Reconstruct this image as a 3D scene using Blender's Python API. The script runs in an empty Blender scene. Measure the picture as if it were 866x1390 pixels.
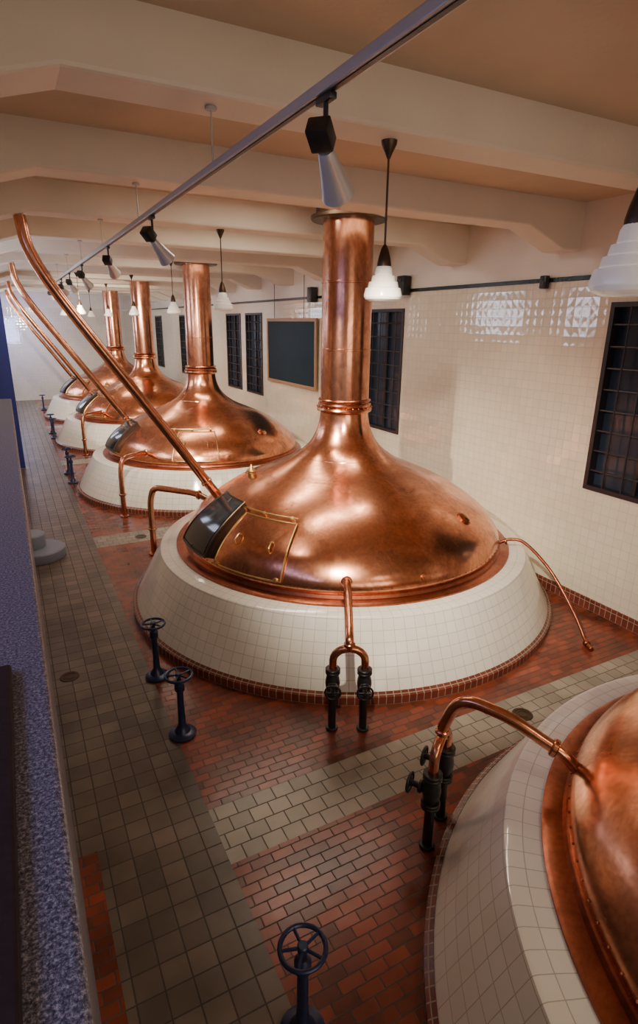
import bpy, bmesh, math, random
from mathutils import Vector, Matrix
random.seed(4)
C=bpy.context.collection
pi=math.pi

# ------------------------------------------------------------------ materials
def newmat(name):
    m=bpy.data.materials.new(name);m.use_nodes=True
    nt=m.node_tree;b=nt.nodes["Principled BSDF"]
    return m,nt,b
def N(nt,t,**k):
    n=nt.nodes.new(t)
    for a,v in k.items():setattr(n,a,v)
    return n
def plain(name,col,rough=.5,metal=0,var=.12,scale=6,bump=0,bscale=40,coat=0,spec=.5,emis=None,es=0,rvar=0):
    m,nt,b=newmat(name);L=nt.links
    tc=N(nt,"ShaderNodeTexCoord");no=N(nt,"ShaderNodeTexNoise");no.inputs["Scale"].default_value=scale;no.inputs["Detail"].default_value=5
    L.new(tc.outputs["Object"],no.inputs["Vector"])
    mx=N(nt,"ShaderNodeMix",data_type='RGBA')
    mx.inputs[6].default_value=(*[c*(1-var) for c in col],1);mx.inputs[7].default_value=(*[min(1,c*(1+var)) for c in col],1)
    L.new(no.outputs["Fac"],mx.inputs[0]);L.new(mx.outputs[2],b.inputs["Base Color"])
    b.inputs["Roughness"].default_value=rough;b.inputs["Metallic"].default_value=metal
    b.inputs["Coat Weight"].default_value=coat;b.inputs["Specular IOR Level"].default_value=spec
    if rvar:
        mr=N(nt,"ShaderNodeMapRange");mr.inputs["From Min"].default_value=.3;mr.inputs["From Max"].default_value=.7
        mr.inputs["To Min"].default_value=rough-rvar;mr.inputs["To Max"].default_value=rough+rvar
        L.new(no.outputs["Fac"],mr.inputs["Value"]);L.new(mr.outputs[0],b.inputs["Roughness"])
    if bump:
        n2=N(nt,"ShaderNodeTexNoise");n2.inputs["Scale"].default_value=bscale;n2.inputs["Detail"].default_value=3
        L.new(tc.outputs["Object"],n2.inputs["Vector"])
        bp=N(nt,"ShaderNodeBump");bp.inputs["Strength"].default_value=bump;bp.inputs["Distance"].default_value=.02
        L.new(n2.outputs["Fac"],bp.inputs["Height"]);L.new(bp.outputs[0],b.inputs["Normal"])
    if emis:
        b.inputs["Emission Color"].default_value=(*emis,1);b.inputs["Emission Strength"].default_value=es
    return m
def copper(name,light,dark,rough=.28,zs=1,bump=.05,bscale=2.5):
    """mottled, worn copper: big clouds, fine stains, brushed bands"""
    m,nt,b=newmat(name);L=nt.links
    tc=N(nt,"ShaderNodeTexCoord");mp=N(nt,"ShaderNodeMapping");mp.inputs["Scale"].default_value=(1,1,zs)
    L.new(tc.outputs["Object"],mp.inputs["Vector"])
    n1=N(nt,"ShaderNodeTexNoise");n1.inputs["Scale"].default_value=1.6;n1.inputs["Detail"].default_value=8;n1.inputs["Roughness"].default_value=.68;n1.inputs["Distortion"].default_value=.8
    n3=N(nt,"ShaderNodeTexNoise");n3.inputs["Scale"].default_value=22;n3.inputs["Detail"].default_value=6
    L.new(mp.outputs[0],n1.inputs["Vector"]);L.new(mp.outputs[0],n3.inputs["Vector"])
    r1=N(nt,"ShaderNodeValToRGB");e=r1.color_ramp.elements;e[0].position=.36;e[0].color=(*dark,1);e[1].position=.62;e[1].color=(*light,1)
    L.new(n1.outputs["Fac"],r1.inputs[0])
    mr=N(nt,"ShaderNodeMapRange");mr.inputs["From Min"].default_value=.3;mr.inputs["From Max"].default_value=.7;mr.inputs["To Min"].default_value=.80;mr.inputs["To Max"].default_value=1.10
    L.new(n3.outputs["Fac"],mr.inputs["Value"])
    vm=N(nt,"ShaderNodeVectorMath",operation='SCALE');L.new(r1.outputs[0],vm.inputs[0]);L.new(mr.outputs[0],vm.inputs["Scale"])
    L.new(vm.outputs[0],b.inputs["Base Color"]);b.inputs["Metallic"].default_value=1
    rr=N(nt,"ShaderNodeMapRange");rr.inputs["From Min"].default_value=.35;rr.inputs["From Max"].default_value=.65;rr.inputs["To Min"].default_value=rough+.09;rr.inputs["To Max"].default_value=rough-.04
    L.new(n1.outputs["Fac"],rr.inputs["Value"]);L.new(rr.outputs[0],b.inputs["Roughness"])
    n2=N(nt,"ShaderNodeTexNoise");n2.inputs["Scale"].default_value=bscale;n2.inputs["Detail"].default_value=2
    L.new(tc.outputs["Object"],n2.inputs["Vector"])
    bp=N(nt,"ShaderNodeBump");bp.inputs["Strength"].default_value=bump;bp.inputs["Distance"].default_value=.03
    L.new(n2.outputs["Fac"],bp.inputs["Height"]);L.new(bp.outputs[0],b.inputs["Normal"])
    return m
def tile(name,c1,c2,mort,w,h,ms=.006,rough=.15,offset=0,bump=.4,wave=.15,wscale=5,blotch=.15,bs=.8,coat=0,rmort=.6,pillow=0,spec=.5):
    m,nt,b=newmat(name);L=nt.links
    tc=N(nt,"ShaderNodeTexCoord")
    def brick(size,smooth):
        br=N(nt,"ShaderNodeTexBrick");br.offset=offset;br.squash=1
        br.inputs["Scale"].default_value=1;br.inputs["Brick Width"].default_value=w;br.inputs["Row Height"].default_value=h
        br.inputs["Mortar Size"].default_value=size;br.inputs["Mortar Smooth"].default_value=smooth
        br.inputs["Color1"].default_value=(*c1,1);br.inputs["Color2"].default_value=(*c2,1);br.inputs["Mortar"].default_value=(*mort,1)
        L.new(tc.outputs["UV"],br.inputs["Vector"]);return br
    br=brick(ms,.3)
    no=N(nt,"ShaderNodeTexNoise");no.inputs["Scale"].default_value=bs;no.inputs["Detail"].default_value=6
    L.new(tc.outputs["UV"],no.inputs["Vector"])
    mr=N(nt,"ShaderNodeMapRange");mr.inputs["From Min"].default_value=.3;mr.inputs["From Max"].default_value=.7
    mr.inputs["To Min"].default_value=1-blotch;mr.inputs["To Max"].default_value=1+blotch
    L.new(no.outputs["Fac"],mr.inputs["Value"])
    vm=N(nt,"ShaderNodeVectorMath",operation='SCALE');L.new(br.outputs["Color"],vm.inputs[0]);L.new(mr.outputs[0],vm.inputs["Scale"])
    L.new(vm.outputs[0],b.inputs["Base Color"])
    rr=N(nt,"ShaderNodeMapRange");rr.inputs["To Min"].default_value=rough;rr.inputs["To Max"].default_value=rmort
    L.new(br.outputs["Fac"],rr.inputs["Value"]);L.new(rr.outputs[0],b.inputs["Roughness"])
    n2=N(nt,"ShaderNodeTexNoise");n2.inputs["Scale"].default_value=wscale;n2.inputs["Detail"].default_value=1
    L.new(tc.outputs["UV"],n2.inputs["Vector"])
    bp=N(nt,"ShaderNodeBump");bp.inputs["Strength"].default_value=wave;bp.inputs["Distance"].default_value=.02
    L.new(n2.outputs["Fac"],bp.inputs["Height"]);last=bp
    if pillow:
        b3=brick(min(w,h)*.5,1.0)
        b4=N(nt,"ShaderNodeBump",invert=True);b4.inputs["Strength"].default_value=1;b4.inputs["Distance"].default_value=pillow
        L.new(b3.outputs["Fac"],b4.inputs["Height"]);L.new(bp.outputs[0],b4.inputs["Normal"]);last=b4
    b2=N(nt,"ShaderNodeBump",invert=True);b2.inputs["Strength"].default_value=bump;b2.inputs["Distance"].default_value=.003
    L.new(br.outputs["Fac"],b2.inputs["Height"]);L.new(last.outputs[0],b2.inputs["Normal"]);L.new(b2.outputs[0],b.inputs["Normal"])
    b.inputs["Coat Weight"].default_value=coat;b.inputs["Specular IOR Level"].default_value=spec
    return m

M={}
M['wall_tile']=tile("cream_wall_tile",(.79,.72,.57),(.75,.68,.53),(.52,.46,.35),.15,.15,.0035,.08,0,.5,.20,3.5,.05,pillow=.0013,spec=.9)
M['base_tile']=tile("white_glazed_tile",(.87,.84,.75),(.83,.80,.71),(.50,.46,.38),.15,.15,.004,.10,0,.4,.10,4,.05,spec=.7)
M['red']=tile("terracotta_tile",(.27,.052,.022),(.115,.028,.014),(.065,.042,.034),.2,.1,.006,.24,.5,.5,.1,4,.45,1.6,spec=.4)
M['redtrim']=tile("red_skirting_tile",(.20,.05,.03),(.14,.035,.022),(.33,.26,.20),.1,.14,.006,.25,0,.5,.1,4,.2)
M['grey']=tile("grey_quarry_tile",(.150,.116,.090),(.088,.070,.056),(.042,.035,.03),.2,.2,.007,.28,0,.5,.1,4,.38,1.3,spec=.4)
M['lgrey']=tile("light_quarry_tile",(.34,.29,.225),(.24,.205,.16),(.10,.085,.07),.2,.17,.007,.28,.5,.5,.1,4,.24,1.3,spec=.4)
M['plaster']=plain("cream_plaster",(.78,.71,.60),.45,0,.12,1.5,.15,25)
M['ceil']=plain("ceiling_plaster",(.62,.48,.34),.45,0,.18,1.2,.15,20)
M['copper']=copper("polished_copper",(.88,.39,.215),(.44,.17,.09),.20)
M['copperp']=copper("chimney_copper",(.84,.40,.245),(.38,.16,.10),.19,.5,.04,4)
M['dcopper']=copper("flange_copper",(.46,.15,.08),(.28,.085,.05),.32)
M['brass']=plain("aged_brass",(.62,.42,.17),.32,1,.15,8)
M['black']=plain("black_iron",(.015,.014,.014),.38,0,.3,10,.1,60)
M['post']=plain("blue_black_iron",(.016,.026,.075),.32,.2,.3,10)
M['frame']=plain("dark_frame",(.018,.015,.02),.4,0,.2,8)
M['glass']=plain("dark_glass",(.025,.038,.06),.2,0,.3,2,spec=.3)
M['hglass']=plain("hatch_dark_glass",(.012,.014,.016),.12,0,.3,2)
M['board']=plain("slate_board",(.007,.026,.040),.5,0,.25,2,spec=.12)
M['wood']=plain("oak_frame",(.34,.20,.10),.45,0,.2,12)
M['alu']=plain("track_aluminium",(.50,.50,.49),.42,.4,.05,8)
M['silver']=plain("spot_silver",(.60,.61,.63),.35,.5,.05,8)
M['opal']=plain("opal_glass",(.84,.81,.75),.2,0,.03,3,emis=(1,.88,.72),es=.14)  # faint warm glow added to shades of lamps that are off
M['lens']=plain("lamp_lens",(1,.9,.7),.3,emis=(1,.86,.65),es=20)
M['bronze']=plain("bronze_rod",(.08,.05,.03),.4,.7,.1,8)
M['band']=plain("green_black_band",(.012,.02,.018),.2,0,.2,8)
M['step']=plain("grey_stone",(.22,.25,.33),.5,0,.15,20)
M['bluelit']=plain("blue_light_tint",(.03,.05,.30),.35,0,.2,3)  # blue light falling on the pillar, put into its base colour
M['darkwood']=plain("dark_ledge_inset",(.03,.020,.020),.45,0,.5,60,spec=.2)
M['day']=plain("daylight_pane",(.6,.7,1),.2,0,.25,2.5,emis=(.70,.78,1),es=11)
m,nt,b=newmat("blue_granite");L=nt.links
tc=N(nt,"ShaderNodeTexCoord");v=N(nt,"ShaderNodeTexNoise");v.inputs["Scale"].default_value=120;v.inputs["Detail"].default_value=6;v.inputs["Roughness"].default_value=.85
L.new(tc.outputs["Object"],v.inputs["Vector"])
cr=N(nt,"ShaderNodeValToRGB");e=cr.color_ramp.elements
e[0].position=.40;e[0].color=(.015,.017,.035,1);e[1].position=.62;e[1].color=(.46,.45,.50,1)
x=e.new(.50);x.color=(.11,.11,.16,1)
L.new(v.outputs["Fac"],cr.inputs[0]);L.new(cr.outputs[0],b.inputs["Base Color"]);b.inputs["Roughness"].default_value=.35
M['granite']=m

# ------------------------------------------------------------------ mesh helpers
def finish(name,bm,mats,parent=None,loc=(0,0,0),smooth=True,angle=35):
    me=bpy.data.meshes.new(name);bmesh.ops.recalc_face_normals(bm,faces=bm.faces)
    bm.to_mesh(me);bm.free()
    for mm in mats:me.materials.append(M[mm])
    if smooth:
        for p in me.polygons:p.use_smooth=True
        me.set_sharp_from_angle(angle=math.radians(angle))
    ob=bpy.data.objects.new(name,me);C.objects.link(ob);ob.location=loc
    if parent:ob.parent=parent
    return ob
def empty(name,loc=(0,0,0)):
    e=bpy.data.objects.new(name,None);e.location=loc;e.empty_display_size=.2;C.objects.link(e);return e
def newbm():
    bm=bmesh.new();bm.loops.layers.uv.new("UVMap");return bm
def quad(bm,pts,uvs=None,mi=0):
    f=bm.faces.new([bm.verts.new(p) for p in pts]);f.material_index=mi
    if uvs:
        l=bm.loops.layers.uv.active
        for lp,u in zip(f.loops,uvs):lp[l].uv=u
    return f
def box(bm,x0,x1,y0,y1,z0,z1,mi=0,bev=0,mat=None):
    r=bmesh.ops.create_cube(bm,size=1)
    vs=r['verts']
    for v in vs:v.co=Vector((x0+(v.co.x+.5)*(x1-x0),y0+(v.co.y+.5)*(y1-y0),z0+(v.co.z+.5)*(z1-z0)))
    if mat is not None:
        for v in vs:v.co=mat@v.co
    fs=set(f for v in vs for f in v.link_faces)
    l=bm.loops.layers.uv.active
    for f in fs:
        f.material_index=mi;f.normal_update();n=f.normal
        for lp in f.loops:
            c=lp.vert.co
            lp[l].uv=(c.y,c.z) if abs(n.x)>.7 else ((c.x,c.z) if abs(n.y)>.7 else (c.x,c.y))
    if bev:
        es=list(set(e for v in vs for e in v.link_edges))
        r=bmesh.ops.bevel(bm,geom=es,offset=bev,segments=2,affect='EDGES',profile=.5)
        for f in r['faces']:f.material_index=mi
def lathe(bm,prof,n=64,mi=0,mat=None,a0=0,a1=2*pi,uref=None):
    l=bm.loops.layers.uv.active
    full=abs(a1-a0-2*pi)<1e-6
    rings=[]
    k=n if full else n+1
    for (r,z) in prof:
        if r<1e-6:
            p=Vector((0,0,z));rings.append([bm.verts.new(mat@p if mat is not None else p)]*k);continue
        rg=[]
        for i in range(k):
            a=a0+(a1-a0)*i/n;p=Vector((r*math.cos(a),r*math.sin(a),z))
            rg.append(bm.verts.new(mat@p if mat is not None else p))
        rings.append(rg)
    s=0;ss=[0]
    for i in range(1,len(prof)):
        s+=math.hypot(prof[i][0]-prof[i-1][0],prof[i][1]-prof[i-1][1]);ss.append(s)
    ur=uref or max(p[0] for p in prof)
    for j in range(len(prof)-1):
        for i in range(n):
            i2=(i+1)%n if full else i+1
            q=[(rings[j][i],i,j),(rings[j][i2],i+1,j),(rings[j+1][i2],i+1,j+1),(rings[j+1][i],i,j+1)]
            seen=[];qq=[]
            for t in q:
                if t[0] not in seen:seen.append(t[0]);qq.append(t)
            if len(qq)<3:continue
            try:f=bm.faces.new([t[0] for t in qq])
            except ValueError:continue
            f.material_index=mi
            for lp,t in zip(f.loops,qq):lp[l].uv=((a1-a0)*t[1]/n*ur,ss[t[2]])
def catmull(pts,sub=8):
    P=[Vector(p) for p in pts]
    if len(P)<3:return P
    P=[2*P[0]-P[1]]+P+[2*P[-1]-P[-2]];out=[]
    for i in range(1,len(P)-2):
        for k in range(sub):
            t=k/sub;a,b_,c,d=P[i-1],P[i],P[i+1],P[i+2]
            out.append(.5*((2*b_)+(-a+c)*t+(2*a-5*b_+4*c-d)*t*t+(-a+3*b_-3*c+d)*t**3))
    out.append(P[-2]);return out
def rounded(pts,rad=.15,seg=8):
    P=[Vector(p) for p in pts];out=[P[0]]
    for i in range(1,len(P)-1):
        a,b_,c=P[i-1],P[i],P[i+1];d1=(a-b_);d2=(c-b_)
        r=min(rad,d1.length*.49,d2.length*.49)
        s=b_+d1.normalized()*r;e=b_+d2.normalized()*r
        for k in range(seg+1):
            t=k/seg;out.append(s*(1-t)**2+b_*2*t*(1-t)+e*t*t)
    out.append(P[-1]);return out
def sweep(bm,pts,r,n=14,mi=0,closed=False,caps=True):
    P=[Vector(p) for p in pts];m=len(P)
    T=[]
    for i in range(m):
        if closed:t=P[(i+1)%m]-P[i-1]
        else:t=P[min(i+1,m-1)]-P[max(i-1,0)]
        T.append(t.normalized())
    u=T[0].orthogonal().normalized();rings=[]
    for i in range(m):
        u=(u-T[i]*u.dot(T[i])).normalized();w=T[i].cross(u)
        rr=r[i] if isinstance(r,(list,tuple)) else r
        rings.append([bm.verts.new(P[i]+(u*math.cos(2*pi*k/n)+w*math.sin(2*pi*k/n))*rr) for k in range(n)])
    for i in range(m if closed else m-1):
        A=rings[i];B=rings[(i+1)%m]
        off=0
        if closed and i==m-1:
            off=min(range(n),key=lambda o:(A[0].co-B[o].co).length)
        for k in range(n):
            f=bm.faces.new([A[k],A[(k+1)%n],B[(k+1+off)%n],B[(k+off)%n]]);f.material_index=mi
    if caps and not closed:
        for rg in (rings[0],rings[-1]):
            f=bm.faces.new(rg);f.material_index=mi
def orient(p,d):
    d=Vector(d).normalized();return Matrix.Translation(Vector(p))@d.to_track_quat('Z','Y').to_matrix().to_4x4()
def disc(bm,p,d,r,h,n=24,mi=0,bev=.2):
    b_=min(r,h)*bev
    lathe(bm,[(0,-h/2),(r-b_,-h/2),(r,-h/2+b_),(r,h/2-b_),(r-b_,h/2),(0,h/2)],n,mi,orient(p,d))

# ------------------------------------------------------------------ room
XW=8.1;XL=-.85;Y0=-4.5;Y1=38.8;ZC=6.3;BAND=5.23
def qx(bm,x,y0,y1,z0,z1,mi=0):
    quad(bm,[(x,y0,z0),(x,y1,z0),(x,y1,z1),(x,y0,z1)],[(y0,z0),(y1,z0),(y1,z1),(y0,z1)],mi)
def qz(bm,z,x0,x1,y0,y1,mi=0):
    quad(bm,[(x0,y0,z),(x1,y0,z),(x1,y1,z),(x0,y1,z)],[(x0,y0),(x1,y0),(x1,y1),(x0,y1)],mi)
def qy(bm,y,x0,x1,z0,z1,mi=0):
    quad(bm,[(x0,y,z0),(x1,y,z0),(x1,y,z1),(x0,y,z1)],[(x0,z0),(x1,z0),(x1,z1),(x0,z1)],mi)
wins=[(4.45,6.08),(11.33,12.95),(19.8,21.42),(21.95,23.6),(29.4,30.9),(34.8,36.4)]
WZ0,WZ1=2.0,4.86
bm=newbm();y=Y0
for a,b_ in wins:
    qx(bm,XW,y,a,0,BAND);qx(bm,XW,a,b_,0,WZ0);qx(bm,XW,a,b_,WZ1,BAND);y=b_
    D=.16
    qz(bm,WZ0,XW,XW+D,a,b_);qz(bm,WZ1,XW,XW+D,a,b_);qy(bm,a,XW,XW+D,WZ0,WZ1);qy(bm,b_,XW,XW+D,WZ0,WZ1)
qx(bm,XW,y,Y1,0,BAND);qx(bm,XW,Y0,Y1,BAND,ZC,1)
finish("wall_right",bm,['wall_tile','plaster'],smooth=False)
bm=newbm();box(bm,XW-.025,XW,Y0,Y1,BAND-.035,BAND+.035,0,.006);finish("trim_1",bm,['band'],smooth=False)
bm=newbm();box(bm,XW-.03,XW,Y0,Y1,.002,.2,0);finish("baseboard_right",bm,['redtrim'],smooth=False)
bm=newbm();qy(bm,Y1,-3,XW,0,BAND);qy(bm,Y1,-3,XW,BAND,ZC,1);finish("wall_back",bm,['wall_tile','plaster'],smooth=False)
bm=newbm();qy(bm,Y0,-3,XW,0,ZC);finish("wall_front",bm,['plaster'],smooth=False)
bm=newbm();qx(bm,XL,9.0,Y1,0,ZC,0);qy(bm,9.0,-3,XL,3.5,ZC,0);qx(bm,-3,Y0,9.0,3.3,ZC,0);finish("wall_left",bm,['plaster'],smooth=False)
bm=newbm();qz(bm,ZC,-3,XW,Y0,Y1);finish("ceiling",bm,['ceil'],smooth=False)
bm=newbm()
strips=[(3.75,4.42),(12.1,12.8),(20.3,21.0),(27.9,28.6),(35.2,35.9)]
y=Y0
for a,b_ in strips+[(Y1,Y1)]:
    qz(bm,0,1.15,XW,y,a,0)
    if y<3:qz(bm,0,-3,.13,y,a,0)
    else:qz(bm,0,-3,.13,y,a,1)
    if b_>a:
        qz(bm,0,1.15,XW,a,b_,2);qz(bm,0,-3,.13,a,b_,0 if a<5 else 2)
    qz(bm,0,.13,1.15,y,b_ if b_>a else a,1)
    y=b_
finish("floor",bm,['red','grey','lgrey'],smooth=False)

# beams
for i in range(-2,13):
    yb=4.2+2.6*i
    bm=newbm();w=.45
    pr=[(XL,ZC),(XL,5.62),(-.45,5.62),(.5,5.9),(7.0,5.9),(7.75,5.62),(XW,5.62),(XW,ZC)]
    c=.03
    for k in range(1,6):
        (xa,za),(xb,zb)=pr[k],pr[k+1]
        sec=[[(yb,ZC),(yb,z+c),(yb+c*.3,z+c*.3),(yb+c,z),(yb+w-c,z),(yb+w-c*.3,z+c*.3),(yb+w,z+c),(yb+w,ZC)] for z in(za,zb)]
        A=[bm.verts.new((xa,p[0],p[1])) for p in sec[0]];B=[bm.verts.new((xb,p[0],p[1])) for p in sec[1]]
        for q in range(7):bm.faces.new([A[q],A[q+1],B[q+1],B[q]])
    bmesh.ops.remove_doubles(bm,verts=bm.verts,dist=1e-5)
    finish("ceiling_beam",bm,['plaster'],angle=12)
bm=newbm();box(bm,-1.15,XL,Y0,9.0,5.55,ZC,0,.02);finish("edge_beam",bm,['plaster'],smooth=False)

# gallery parapet
bm=newbm();box(bm,-.5,-.018,Y0,8.9,3.3,3.5,0,.012)
box(bm,-.5,-.03,Y0,8.89,0,3.3,0)
finish("gallery_parapet",bm,['granite'],smooth=False)
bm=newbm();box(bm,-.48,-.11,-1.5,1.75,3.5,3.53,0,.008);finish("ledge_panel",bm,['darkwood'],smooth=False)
bm=newbm();box(bm,-3,-.5,Y0,8.9,2.9,3.1,0);finish("gallery_floor",bm,['grey'],smooth=False)
bm=newbm();box(bm,-.45,.08,20.4,20.9,0,ZC,0,.02);finish("blue_lit_pillar",bm,['bluelit'],smooth=False)

# windows
for i,(a,b_) in enumerate(wins):
    p=empty("window_%d"%(i+1),(XW,(a+b_)/2,(WZ0+WZ1)/2));w=b_-a;h=WZ1-WZ0
    bm=newbm();quad(bm,[(.14,-w/2,-h/2),(.14,w/2,-h/2),(.14,w/2,h/2),(.14,-w/2,h/2)]);finish("pane",bm,['glass'],p,smooth=False)
    bm=newbm();t=.07
    box(bm,-.03,.12,-w/2,-w/2+t,-h/2,h/2);box(bm,-.03,.12,w/2-t,w/2,-h/2,h/2)
    box(bm,-.03,.12,-w/2+t,w/2-t,-h/2,-h/2+t);box(bm,-.03,.12,-w/2+t,w/2-t,h/2-t,h/2)
    box(bm,.06,.12,-.03,.03,-h/2,h/2)
    finish("frame",bm,['frame'],p,smooth=False)
    bm=newbm()
    for k in range(1,5):
        yy=-w/2+w*k/5;sweep(bm,[(.0,yy,-h/2),(.0,yy,h/2)],.014,8)
    for k in range(1,9):
        zz=-h/2+h*k/9;sweep(bm,[(.01,-w/2,zz),(.01,w/2,zz)],.016,8)
    finish("grille",bm,['frame'],p)
for i,(a,b_,z0,z1) in enumerate([(12.6,14.4,4.4,5.5),(16.4,18.8,4.4,5.5),(24,26,4.0,5.5),(31,34,2.8,5.5)]):
    p=empty("window_%d"%(i+7),(XL,(a+b_)/2,(z0+z1)/2));w=b_-a;h=z1-z0
    bm=newbm();quad(bm,[(.02,-w/2,-h/2),(.02,w/2,-h/2),(.02,w/2,h/2),(.02,-w/2,h/2)]);finish("pane",bm,['day'],p,smooth=False)
    bm=newbm();t=.06
    box(bm,0.002,.06,-w/2-t,-w/2,-h/2-t,h/2+t);box(bm,0.002,.06,w/2,w/2+t,-h/2-t,h/2+t)
    box(bm,0.002,.06,-w/2,w/2,-h/2-t,-h/2);box(bm,0.002,.06,-w/2,w/2,h/2,h/2+t)
    k=int(w/.45)
    for j in range(1,k):
        yy=-w/2+w*j/k;box(bm,.022,.045,yy-.02,yy+.02,-h/2,h/2)
    for j in range(1,3):
        zz=-h/2+h*j/3;box(bm,.022,.045,-w/2,w/2,zz-.02,zz+.02)
    finish("frame",bm,['frame'],p,smooth=False)

# blackboard
p=empty("blackboard",(XW-.09,17.3,3.64))
bm=newbm();box(bm,-.01,.02,-1.74,1.74,-.96,.96);finish("slate",bm,['board'],p,smooth=False)
bm=newbm()
for s in(-1,1):
    box(bm,-.03,.03,s*1.78-.05,s*1.78+.05,-1.03,1.03,0,.008);box(bm,-.03,.03,-1.73,1.73,s*.98-.05,s*.98+.05,0,.008)
finish("frame",bm,['wood'],p,smooth=False)
bm=newbm()
for yy in(-1.0,1.2):sweep(bm,[(0,yy,1.0),(0,yy,2.66)],.01,6)
finish("hanging_rods",bm,['bronze'],p)

def speaker(y,z,s):
    bm=newbm();box(bm,-.2*s,0,-.13*s,.13*s,-.2*s,.2*s,0,.015)
    disc(bm,(-.2*s,0,-.05*s),(-1,0,0),.09*s,.02);disc(bm,(-.2*s,0,.11*s),(-1,0,0),.05*s,.02)
    disc(bm,(-.0,0,0),(1,0,0),.05,.06)
    finish("wall_speaker",bm,['black'],loc=(XW-.03,y,z))
speaker(11.25,5.33,1);speaker(15.7,5.3,1);speaker(7.35,5.2,.5)

# ------------------------------------------------------------------ kettle
PR=[(.395,3.20),(.40,3.08),(.425,2.93),(.48,2.77),(.58,2.60),(.75,2.44),(1.0,2.29),(1.35,2.14),(1.7,1.99),(2.0,1.83),(2.28,1.64),(2.5,1.45),(2.64,1.26),(2.69,1.12),(2.67,1.0)]
def smoothprof(P,sub=5):
    q=catmull([(a,b,0) for a,b in P],sub);return [(v.x,v.y) for v in q]
SP=smoothprof(PR)
SL=[0]
for i in range(1,len(SP)):SL.append(SL[-1]+math.hypot(SP[i][0]-SP[i-1][0],SP[i][1]-SP[i-1][1]))
def dome_at(s):
    s=max(0,min(SL[-1]-1e-5,s))
    for i in range(len(SL)-1):
        if SL[i+1]>=s:break
    t=(s-SL[i])/(SL[i+1]-SL[i]);a,b_=SP[i],SP[i+1]
    r=a[0]+(b_[0]-a[0])*t;z=a[1]+(b_[1]-a[1])*t
    dx,dz=b_[0]-a[0],b_[1]-a[1];l=math.hypot(dx,dz);return r,z,-dz/l,dx/l
def s_of_z(z):
    for i in range(len(SP)-1):
        if SP[i][1]>=z>=SP[i+1][1]:return SL[i]+(SL[i+1]-SL[i])*(SP[i][1]-z)/(SP[i][1]-SP[i+1][1])
def dpt(ang,s,off=0):
    r,z,nr,nz=dome_at(s);r+=nr*off;z+=nz*off
    return Vector((r*math.cos(ang),r*math.sin(ang),z))
def dnorm(ang,s):
    _,_,nr,nz=dome_at(s);return Vector((nr*math.cos(ang),nr*math.sin(ang),nz))
def patch(bm,a0,a1,s0,s1,off,mi=0,n=14,m=10):
    V=[[bm.verts.new(dpt(a0+(a1-a0)*i/n,s0+(s1-s0)*j/m,off)) for j in range(m+1)] for i in range(n+1)]
    for i in range(n):
        for j in range(m):
            f=bm.faces.new([V[i][j],V[i+1][j],V[i+1][j+1],V[i][j+1]]);f.material_index=mi
    E=[]
    E+= [(a0+(a1-a0)*i/n,s0) for i in range(n+1)]+[(a1,s0+(s1-s0)*j/m) for j in range(1,m+1)]
    E+= [(a1+(a0-a1)*i/n,s1) for i in range(1,n+1)]+[(a0,s1+(s0-s1)*j/m) for j in range(1,m)]
    A=[bm.verts.new(dpt(a,s,off)) for a,s in E];B=[bm.verts.new(dpt(a,s,-.01)) for a,s in E]
    for i in range(len(E)):
        j=(i+1)%len(E);f=bm.faces.new([A[i],A[j],B[j],B[i]]);f.material_index=mi
    return E
R0,R1,HB=3.60,3.12,.95
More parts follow.
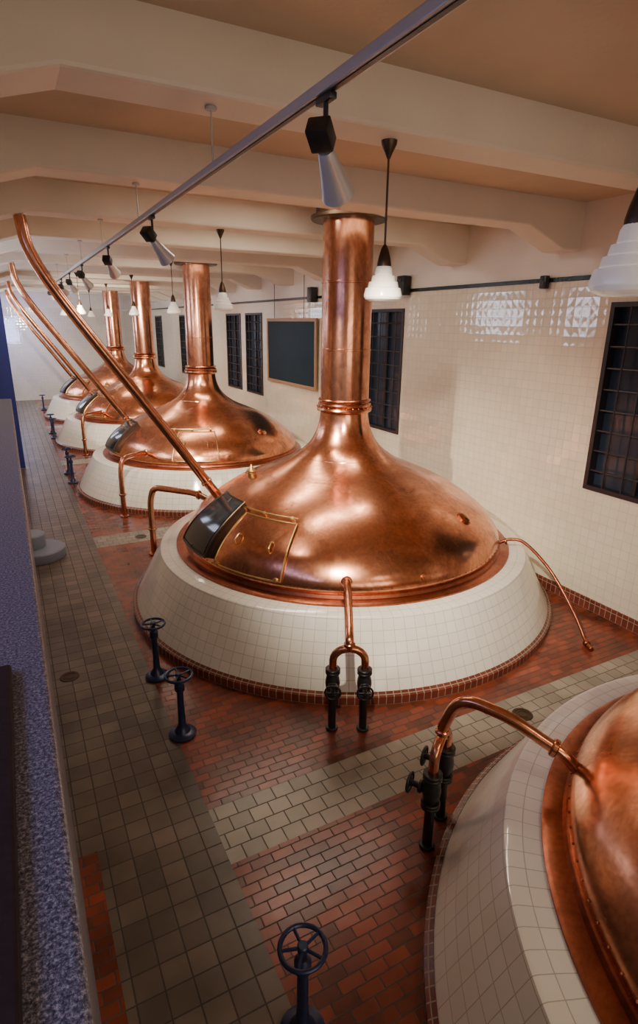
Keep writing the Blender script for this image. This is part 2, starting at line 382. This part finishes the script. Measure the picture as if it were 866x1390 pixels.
def kettle(cx,cy,door=(197,222.5),hatch=(174,193.5),cap=298,chim=.40):
    K=empty("brewing_kettle",(cx,cy,0))
    clip=XW-.005-cx
    bm=newbm()
    lathe(bm,[(R0-.045,.14),(R1+.02,HB-.03),(R1,HB),(R1-.03,HB+.012),(2.60,HB+.02)],160,0,uref=3.3)
    lathe(bm,[(R0+.02,0.003),(R0+.02,.11),(R0-.045,.15)],160,1,uref=3.65)
    bmesh.ops.bisect_plane(bm,geom=bm.verts[:]+bm.edges[:]+bm.faces[:],plane_co=(clip,0,0),plane_no=(1,0,0),clear_outer=True)
    finish("tiled_base",bm,['base_tile','redtrim'],K,angle=25)
    bm=newbm()
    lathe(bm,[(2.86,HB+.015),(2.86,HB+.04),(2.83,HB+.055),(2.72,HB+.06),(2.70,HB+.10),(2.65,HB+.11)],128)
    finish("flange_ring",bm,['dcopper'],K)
    bm=newbm();lathe(bm,SP,128)
    finish("dome",bm,['copper'],K,angle=60)
    bm=newbm()
    ss=s_of_z(1.13)
    for k in range(120):
        bmesh.ops.create_icosphere(bm,subdivisions=1,radius=.011,matrix=Matrix.Translation(dpt(2*pi*k/120,ss,.001)))
    ss=s_of_z(2.42);sweep(bm,[dpt(2*pi*k/96,ss,-.003) for k in range(96)],.006,6,closed=True)
    finish("rivets_and_seam",bm,['copperp'],K)
    bm=newbm()
    lathe(bm,[(chim,3.12),(chim,4.1),(chim+.006,4.105),(chim+.006,4.13),(chim-.002,4.135),(chim-.004,5.1),(chim+.003,5.105),(chim+.003,5.13),(chim-.008,5.135),(chim-.01,ZC-.002)],64)
    for z,r,h in((3.17,.445,.05),(3.25,.43,.04),(3.32,.425,.03)):
        lathe(bm,[(r-.04,z-h),(r,z-h*.6),(r+.012,z),(r,z+h*.6),(r-.04,z+h)],64)
    for k in range(28):
        a=2*pi*k/28
        bmesh.ops.create_icosphere(bm,subdivisions=1,radius=.012,matrix=Matrix.Translation((.455*math.cos(a),.455*math.sin(a),3.21)))
    finish("chimney",bm,['copperp'],K,angle=40)
    bm=newbm();lathe(bm,[(.36,5.99),(.56,5.99),(.58,6.01),(.58,6.05),(.5,6.06),(.5,ZC-.001)],48);finish("ceiling_collar",bm,['bronze'],K)
    s0,s1=s_of_z(1.78),s_of_z(1.16);bm=newbm()
    a0,a1=[math.radians(q) for q in door]
    E=patch(bm,a0,a1,s0,s1,.03);finish("manway_door",bm,['copper'],K)
    bm=newbm();sweep(bm,[dpt(a,s,.03) for a,s in E],.014,8,closed=True)
    am=(a0+a1)/2
    for da in(-.12,.12):
        sm=(s0+s1)/2
        P=[dpt(am+da,sm-.08,.03),dpt(am+da,sm-.06,.09),dpt(am+da,sm+.06,.09),dpt(am+da,sm+.08,.03)]
        sweep(bm,rounded(P,.03,4),.012,8)
    sweep(bm,[dpt(a0-.12+(a1-a0+.12)*i/12,s0-.07,.06) for i in range(13)],.013,8)
    for i in(1,6,11):
        a=a0-.12+(a1-a0+.12)*i/12;disc(bm,dpt(a,s0-.07,.03),dnorm(a,s0),.028,.08,12)
    for da in(.06,.94):
        a=a0+(a1-a0)*da;disc(bm,dpt(a,s1-.02,.04),dnorm(a,s1),.03,.05,12)
    finish("door_brass_frame",bm,['brass'],K)
    h0,h1=[math.radians(q) for q in hatch];bm=newbm()
    E=patch(bm,h0,h1,s_of_z(1.84),s_of_z(1.18),.09,0);finish("sight_hatch",bm,['black'],K)
    bm=newbm();t=.018
    patch(bm,h0+t,h1-t,s_of_z(1.80),s_of_z(1.22),.10,0);finish("hatch_glass",bm,['hglass'],K)
    bm=newbm();sweep(bm,[dpt(a,s,.095) for a,s in E],.016,8,closed=True)
    am=(h0+h1)/2;sweep(bm,[dpt(am,s_of_z(1.82),.11),dpt(am,s_of_z(1.2),.11)],.01,6)
    finish("hatch_frame",bm,['bronze'],K)
    bm=newbm()
    a=math.radians(cap);s=s_of_z(1.68);mt=orient(dpt(a,s,0),dnorm(a,s))
    lathe(bm,[(.12,0),(.12,.02),(.09,.035),(.07,.05),(0,.055)],24,0,mt)
    a=math.radians(cap-32);s=s_of_z(1.22);mt=orient(dpt(a,s,0),dnorm(a,s))
    lathe(bm,[(.07,0),(.07,.015),(.045,.02),(.045,.03),(0,.035)],24,0,mt)
    finish("inspection_caps",bm,['copper'],K)
    bm=newbm()
    a=math.radians(160);s=s_of_z(2.05);p=dpt(a,s,0)
    lathe(bm,[(.07,-.02),(.07,.05),(.05,.07),(.09,.09),(.03,.15),(.015,.2),(0,.2)],20,0,Matrix.Translation(p))
    finish("safety_valve",bm,['brass'],K)
    return K
XC=4.88
KS=[(5.0,.1),(XC,8.4),(XC,16.6),(XC,24.2),(XC,31.3)]
for i,(cx,cy) in enumerate(KS):
    kettle(cx,cy,chim=.40 if i<2 else .375,door=(236,261) if i==2 else (197,222.5))

for cy,yy,zb in((8.4,9.6,1.68),(16.6,17.42,1.70),(24.2,25.2,1.65),(31.3,32.3,1.65)):
    bm=newbm()
    P=[(3.02,yy,zb-.1),(2.92,yy,zb+.03),(.86,yy,4.74),(.49,yy,5.40),(.41,yy,5.86)]
    sweep(bm,catmull([P[0],P[1],(1.88,yy,(zb+4.81)/2),P[2],P[3],P[4]],8),.08,18)
    disc(bm,(2.82,yy,zb+.17),Vector((-2,0,3)),.10,.06)
    finish("inclined_copper_pipe",bm,['copperp'])

def twin(cx,cy,ang,rr,half,name="valve_pipe_assembly",start_z=1.28,peak=1.42,rad=.16):
    u=Vector((math.cos(ang),math.sin(ang),0));t=Vector((-u.y,u.x,0))
    p=empty(name,(cx+u.x*rr,cy+u.y*rr,0))
    def W(r,z,s=0):return u*(r-rr)+t*s+Vector((0,0,z))
    bm=newbm()
    sweep(bm,rounded([W(2.62,start_z-.12),W(2.78,start_z+.02),W(2.92,start_z+.07),W(3.2,peak-.05),W(rr-.12,peak-.22 if rad<.2 else peak),W(rr,1.16),W(rr,1.06)],rad,8),.05,16)
    ar=[W(rr,.80,-half),W(rr,.90,-half)]
    for k in range(13):
        a=pi*k/12;ar.append(W(rr,.92+.15*math.sin(a),-half*math.cos(a)))
    ar+=[W(rr,.90,half),W(rr,.80,half)]
    sweep(bm,ar,.045,16)
    disc(bm,W(2.84,start_z+.04),u+Vector((0,0,.3)),.075,.05);disc(bm,W(rr,1.12),(0,0,1),.065,.04)
    finish("copper_arch",bm,['copper'],p)
    for s in(-half,half):
        bm=newbm()
        o=W(rr,0,s)
        disc(bm,o+Vector((0,0,.80)),(0,0,1),.085,.035)
        disc(bm,o+Vector((0,0,.765)),(0,0,1),.085,.03)
        lathe(bm,[(.045,.40),(.05,.50),(.075,.56),(.085,.63),(.075,.70),(.05,.75),(.05,.79)],20,0,Matrix.Translation(o))
        disc(bm,o+Vector((0,0,.50)),(0,0,1),.085,.03);disc(bm,o+Vector((0,0,.465)),(0,0,1),.085,.03)
        sweep(bm,[o+Vector((0,0,.003)),o+Vector((0,0,.48))],.045,16)
        disc(bm,o+Vector((0,0,.02)),(0,0,1),.07,.03)
        d=u
        sweep(bm,[o+Vector((0,0,.63)),o+Vector((0,0,.63))+d*.2],.028,12);disc(bm,o+Vector((0,0,.63))+d*.1,d,.06,.03)
        c=o+Vector((0,0,.63))+d*.2
        sweep(bm,[c+(t*math.cos(2*pi*k/20)+Vector((0,0,1))*math.sin(2*pi*k/20))*.085 for k in range(20)],.012,8,closed=True)
        for k in range(3):
            a=pi*k/3;q=(t*math.cos(a)+Vector((0,0,1))*math.sin(a))*.085;sweep(bm,[c-q,c+q],.008,6)
        finish("valve_leg",bm,['black'],p)
twin(XC,8.4,math.radians(241.6),4.05,.18)
twin(5.0,.1,math.radians(123.2),3.74,.19,peak=1.52,rad=.34)

def drain(cx,cy,ang,rr):
    u=Vector((math.cos(ang),math.sin(ang),0));bm=newbm()
    P=[u*2.55+Vector((0,0,1.25)),u*2.9+Vector((0,0,1.40)),u*(rr-.1)+Vector((0,0,1.42)),u*rr+Vector((0,0,1.15)),u*rr+Vector((0,0,.003))]
    sweep(bm,rounded(P,.3,10),.06,16)
    disc(bm,u*rr+Vector((0,0,.02)),(0,0,1),.11,.03);disc(bm,u*rr+Vector((0,0,.55)),(0,0,1),.09,.05)
    disc(bm,u*2.85+Vector((0,0,1.37)),u,.09,.05)
    finish("copper_drain_pipe",bm,['copperp'],loc=(cx,cy,0))
drain(XC,8.4,math.radians(133.8),3.95)
drain(XC,16.6,math.radians(222.5),3.85)
drain(XC,24.2,math.radians(222.5),3.85)
bm=newbm()
P=[(6.82,6.55,1.08),(6.95,6.42,1.17),(7.08,6.2,1.14),(7.14,5.7,.84),(7.14,5.2,.38),(7.10,4.92,.09),(7.02,4.78,.06)]
sweep(bm,catmull(P,8),.026,12);disc(bm,(6.9,6.47,1.13),(1,-1,.4),.055,.03);disc(bm,(7.04,4.82,.055),(.5,1,0),.05,.07);disc(bm,(6.98,4.72,.055),(.5,1,0),.035,.12)
finish("bypass_pipe",bm,['dcopper'])

def post(x,y,h=.8):
    bm=newbm()
    lathe(bm,[(0,.002),(.15,.002),(.155,.03),(.13,.05),(.09,.06),(.07,.10),(.045,.14),(.038,.3),(.036,h-.22),(.055,h-.2),(.055,h-.12),(.03,h-.1),(.022,h-.02),(0,h)],24)
    c=Vector((0,0,h-.01))
    sweep(bm,[c+Vector((math.cos(2*pi*k/32),math.sin(2*pi*k/32),0))*.145 for k in range(32)],.016,10,closed=True)
    for k in range(5):
        a=2*pi*k/5+.3;sweep(bm,[c,c+Vector((math.cos(a),math.sin(a),0))*.145],.011,8)
    disc(bm,c,(0,0,1),.035,.05)
    finish("valve_wheel_post",bm,['post'],loc=(x,y,0))
for x,y in((1.15,2.33),(1.22,5.6),(1.22,6.88),(1.25,17.8),(1.25,19.0),(1.3,25.4),(1.3,26.6),(1.4,34)):post(x,y)

bm=newbm();lathe(bm,[(0,.002),(.48,.002),(.49,.02),(.49,.18),(.47,.20),(0,.20)],48)
lathe(bm,[(0,.20),(.26,.20),(.27,.22),(.27,.46),(.25,.48),(0,.48)],48,0,Matrix.Translation((-.12,.1,0)))
finish("round_stone_step",bm,['step'],loc=(.06,12.1,0))
for x,y in((5.0,4.1),(.18,7.4),(2.1,12.4)):
    bm=newbm();lathe(bm,[(0,.006),(.05,.006),(.05,.002),(.06,.002),(.06,.006),(.08,.006),(.08,.002),(.09,.002),(.09,.008),(.12,.008),(.125,.001)],24);finish("floor_drain",bm,['bronze'],loc=(x,y,0))

def pendant(x,y,zt,zs,s=1):
    p=empty("pendant_lamp",(x,y,zt))
    bm=newbm();lathe(bm,[(0,0),(.065,0),(.06,-.03),(.03,-.09),(.012,-.13),(0,-.13)],20);sweep(bm,[(0,0,0),(0,0,zs-zt)],.009,8)
    lathe(bm,[(.012,zs-zt+.12),(.03,zs-zt+.09),(.05,zs-zt+.02),(.06,zs-zt-.03),(.06,zs-zt-.05)],20)
    finish("rod",bm,['bronze'],p)
    z=zs-zt-.04
    bm=newbm();lathe(bm,[(.055*s,z),(.07*s,z-.03),(.076*s,z-.075),(.074*s,z-.08),(.096*s,z-.085),(.104*s,z-.122),(.10*s,z-.127),(.122*s,z-.132),(.131*s,z-.17),(.127*s,z-.175),(.150*s,z-.182),(.163*s,z-.235),(.162*s,z-.252),(.150*s,z-.27),(.11*s,z-.288),(0,z-.295)],36)
    finish("opal_shade",bm,['opal'],p,angle=25)
pendant(2.42,1.75,ZC,4.96)
for x,y in((2.94,4.45),(3.25,9.62),(3.75,14.8),(3.8,20.0),(3.8,25.2),(3.8,30.4),(2.2,20.0),(2.2,25.2)):pendant(x,y,5.9,5.02)

TX,TZ=1.46,5.53
bm=newbm();box(bm,-.03,.03,-1.5,22,-.025,.025,0,.006);box(bm,-.012,.012,-1.5,22,-.03,-.024,1)
finish("lighting_track",bm,['alu','black'],loc=(TX,0,TZ),smooth=False)
bm=newbm()
for i in range(0,7):
    yb=4.2+2.6*i+.22;sweep(bm,[(TX,yb,TZ+.026),(TX,yb,5.88)],.006,6);disc(bm,(TX,yb,5.888),(0,0,1),.04,.02)
finish("track_suspension_wires",bm,['alu'])
heads=[(2.75,(5.2,6.2,1.6),2100),(6.4,(4.9,8.8,1.7),1900),(9.2,(4.5,15.5,1.6),1600),(12.3,(4.5,16.5,1.6),1200),(14.6,(4.7,22,1.6),1400),(16.6,(4.7,24,1.6),1200),(18.6,(5,31,1.6),1500),(20.6,(5,31,1.6),1300)]
for y,tg,pw in heads:
    p=empty("track_spotlight",(TX,y,TZ-.032));d=(Vector(tg)-Vector((TX,y,TZ-.33))).normalized()
    bm=newbm();box(bm,-.02,.02,-.07,.07,-.03,0,0,.005);sweep(bm,[(0,0,-.02),(0,0,-.2)],.012,10)
    mt=orient(Vector((0,0,-.22))-d*.07,d);box(bm,-.055,.055,-.045,.045,-.07,.05,0,.01,mt)
    finish("gear_box",bm,['black'],p)
    o=Vector((0,0,-.22))
    bm=newbm();lathe(bm,[(0,-.0),(.035,0),(.042,.02),(.048,.06),(.058,.12),(.082,.235),(.086,.25),(.079,.248),(.058,.17)],28,0,orient(o,d));finish("reflector_head",bm,['silver'],p)
    bm=newbm();disc(bm,o+d*.18,d,.057,.01);finish("lens",bm,['lens'],p)
    l=bpy.data.lights.new("spot","SPOT");l.energy=pw;l.color=(1,.86,.68);l.spot_size=math.radians(66);l.spot_blend=.95;l.shadow_soft_size=.05
    lo=bpy.data.objects.new("beam",l);C.objects.link(lo);lo.parent=p;lo.location=o+d*.27;lo.rotation_euler=d.to_track_quat('-Z','Y').to_euler()

# ------------------------------------------------------------------ lighting
def area(name,loc,rot,sx,sy,e,col):
    l=bpy.data.lights.new(name,"AREA");l.shape='RECTANGLE';l.size=sx;l.size_y=sy;l.energy=e;l.color=col
    o=bpy.data.objects.new(name,l);o.location=loc;o.rotation_euler=rot;C.objects.link(o)
WARM=(1,.88,.71)
for y in(-1.5,5.3+2.6,5.3+5.2,5.3+10.4,5.3+15.6,5.3+20.8,5.3+26):
    area("ceiling_fill",(4.4,y,6.26),(0,0,0),3.0,.35,80,WARM)  # added ambient fill, unseen in the recesses behind the beams
area("rear_fill",(2.5,-4.2,4.2),(math.radians(97),0,0),6,2.5,130,WARM)  # added warm fill behind the camera, no fixture there
area("blue_gallery_fill",(-2.6,3,5.6),(0,math.radians(-65),0),1.2,6,90,(.36,.43,1))  # added bluish fill above the gallery, no window at this spot
area("blue_far_wash",(.3,35.8,3.9),(math.radians(90),0,0),1.2,1.5,130,(.45,.52,1))  # added blue wash that puts a bluish sheen on the back wall
w=bpy.data.worlds.new("w");bpy.context.scene.world=w;w.use_nodes=True
w.node_tree.nodes["Background"].inputs[0].default_value=(.9,.75,.6,1);w.node_tree.nodes["Background"].inputs[1].default_value=.05

# ------------------------------------------------------------------ camera
yaw,pt,ro=.485,.314,.0119
F=Vector((math.sin(yaw)*math.cos(pt),math.cos(yaw)*math.cos(pt),-math.sin(pt)));R=Vector((math.cos(yaw),-math.sin(yaw),0));U=R.cross(F)
R2=R*math.cos(ro)+U*math.sin(ro);U2=-R*math.sin(ro)+U*math.cos(ro)
cam=bpy.data.cameras.new("camera");cam.sensor_fit='VERTICAL';cam.sensor_height=36;cam.lens=785/1390*36;cam.clip_start=.05
co=bpy.data.objects.new("camera",cam);C.objects.link(co)
co.matrix_world=Matrix(((R2.x,U2.x,-F.x,0),(R2.y,U2.y,-F.y,0),(R2.z,U2.z,-F.z,4.5),(0,0,0,1)))
bpy.context.scene.camera=co
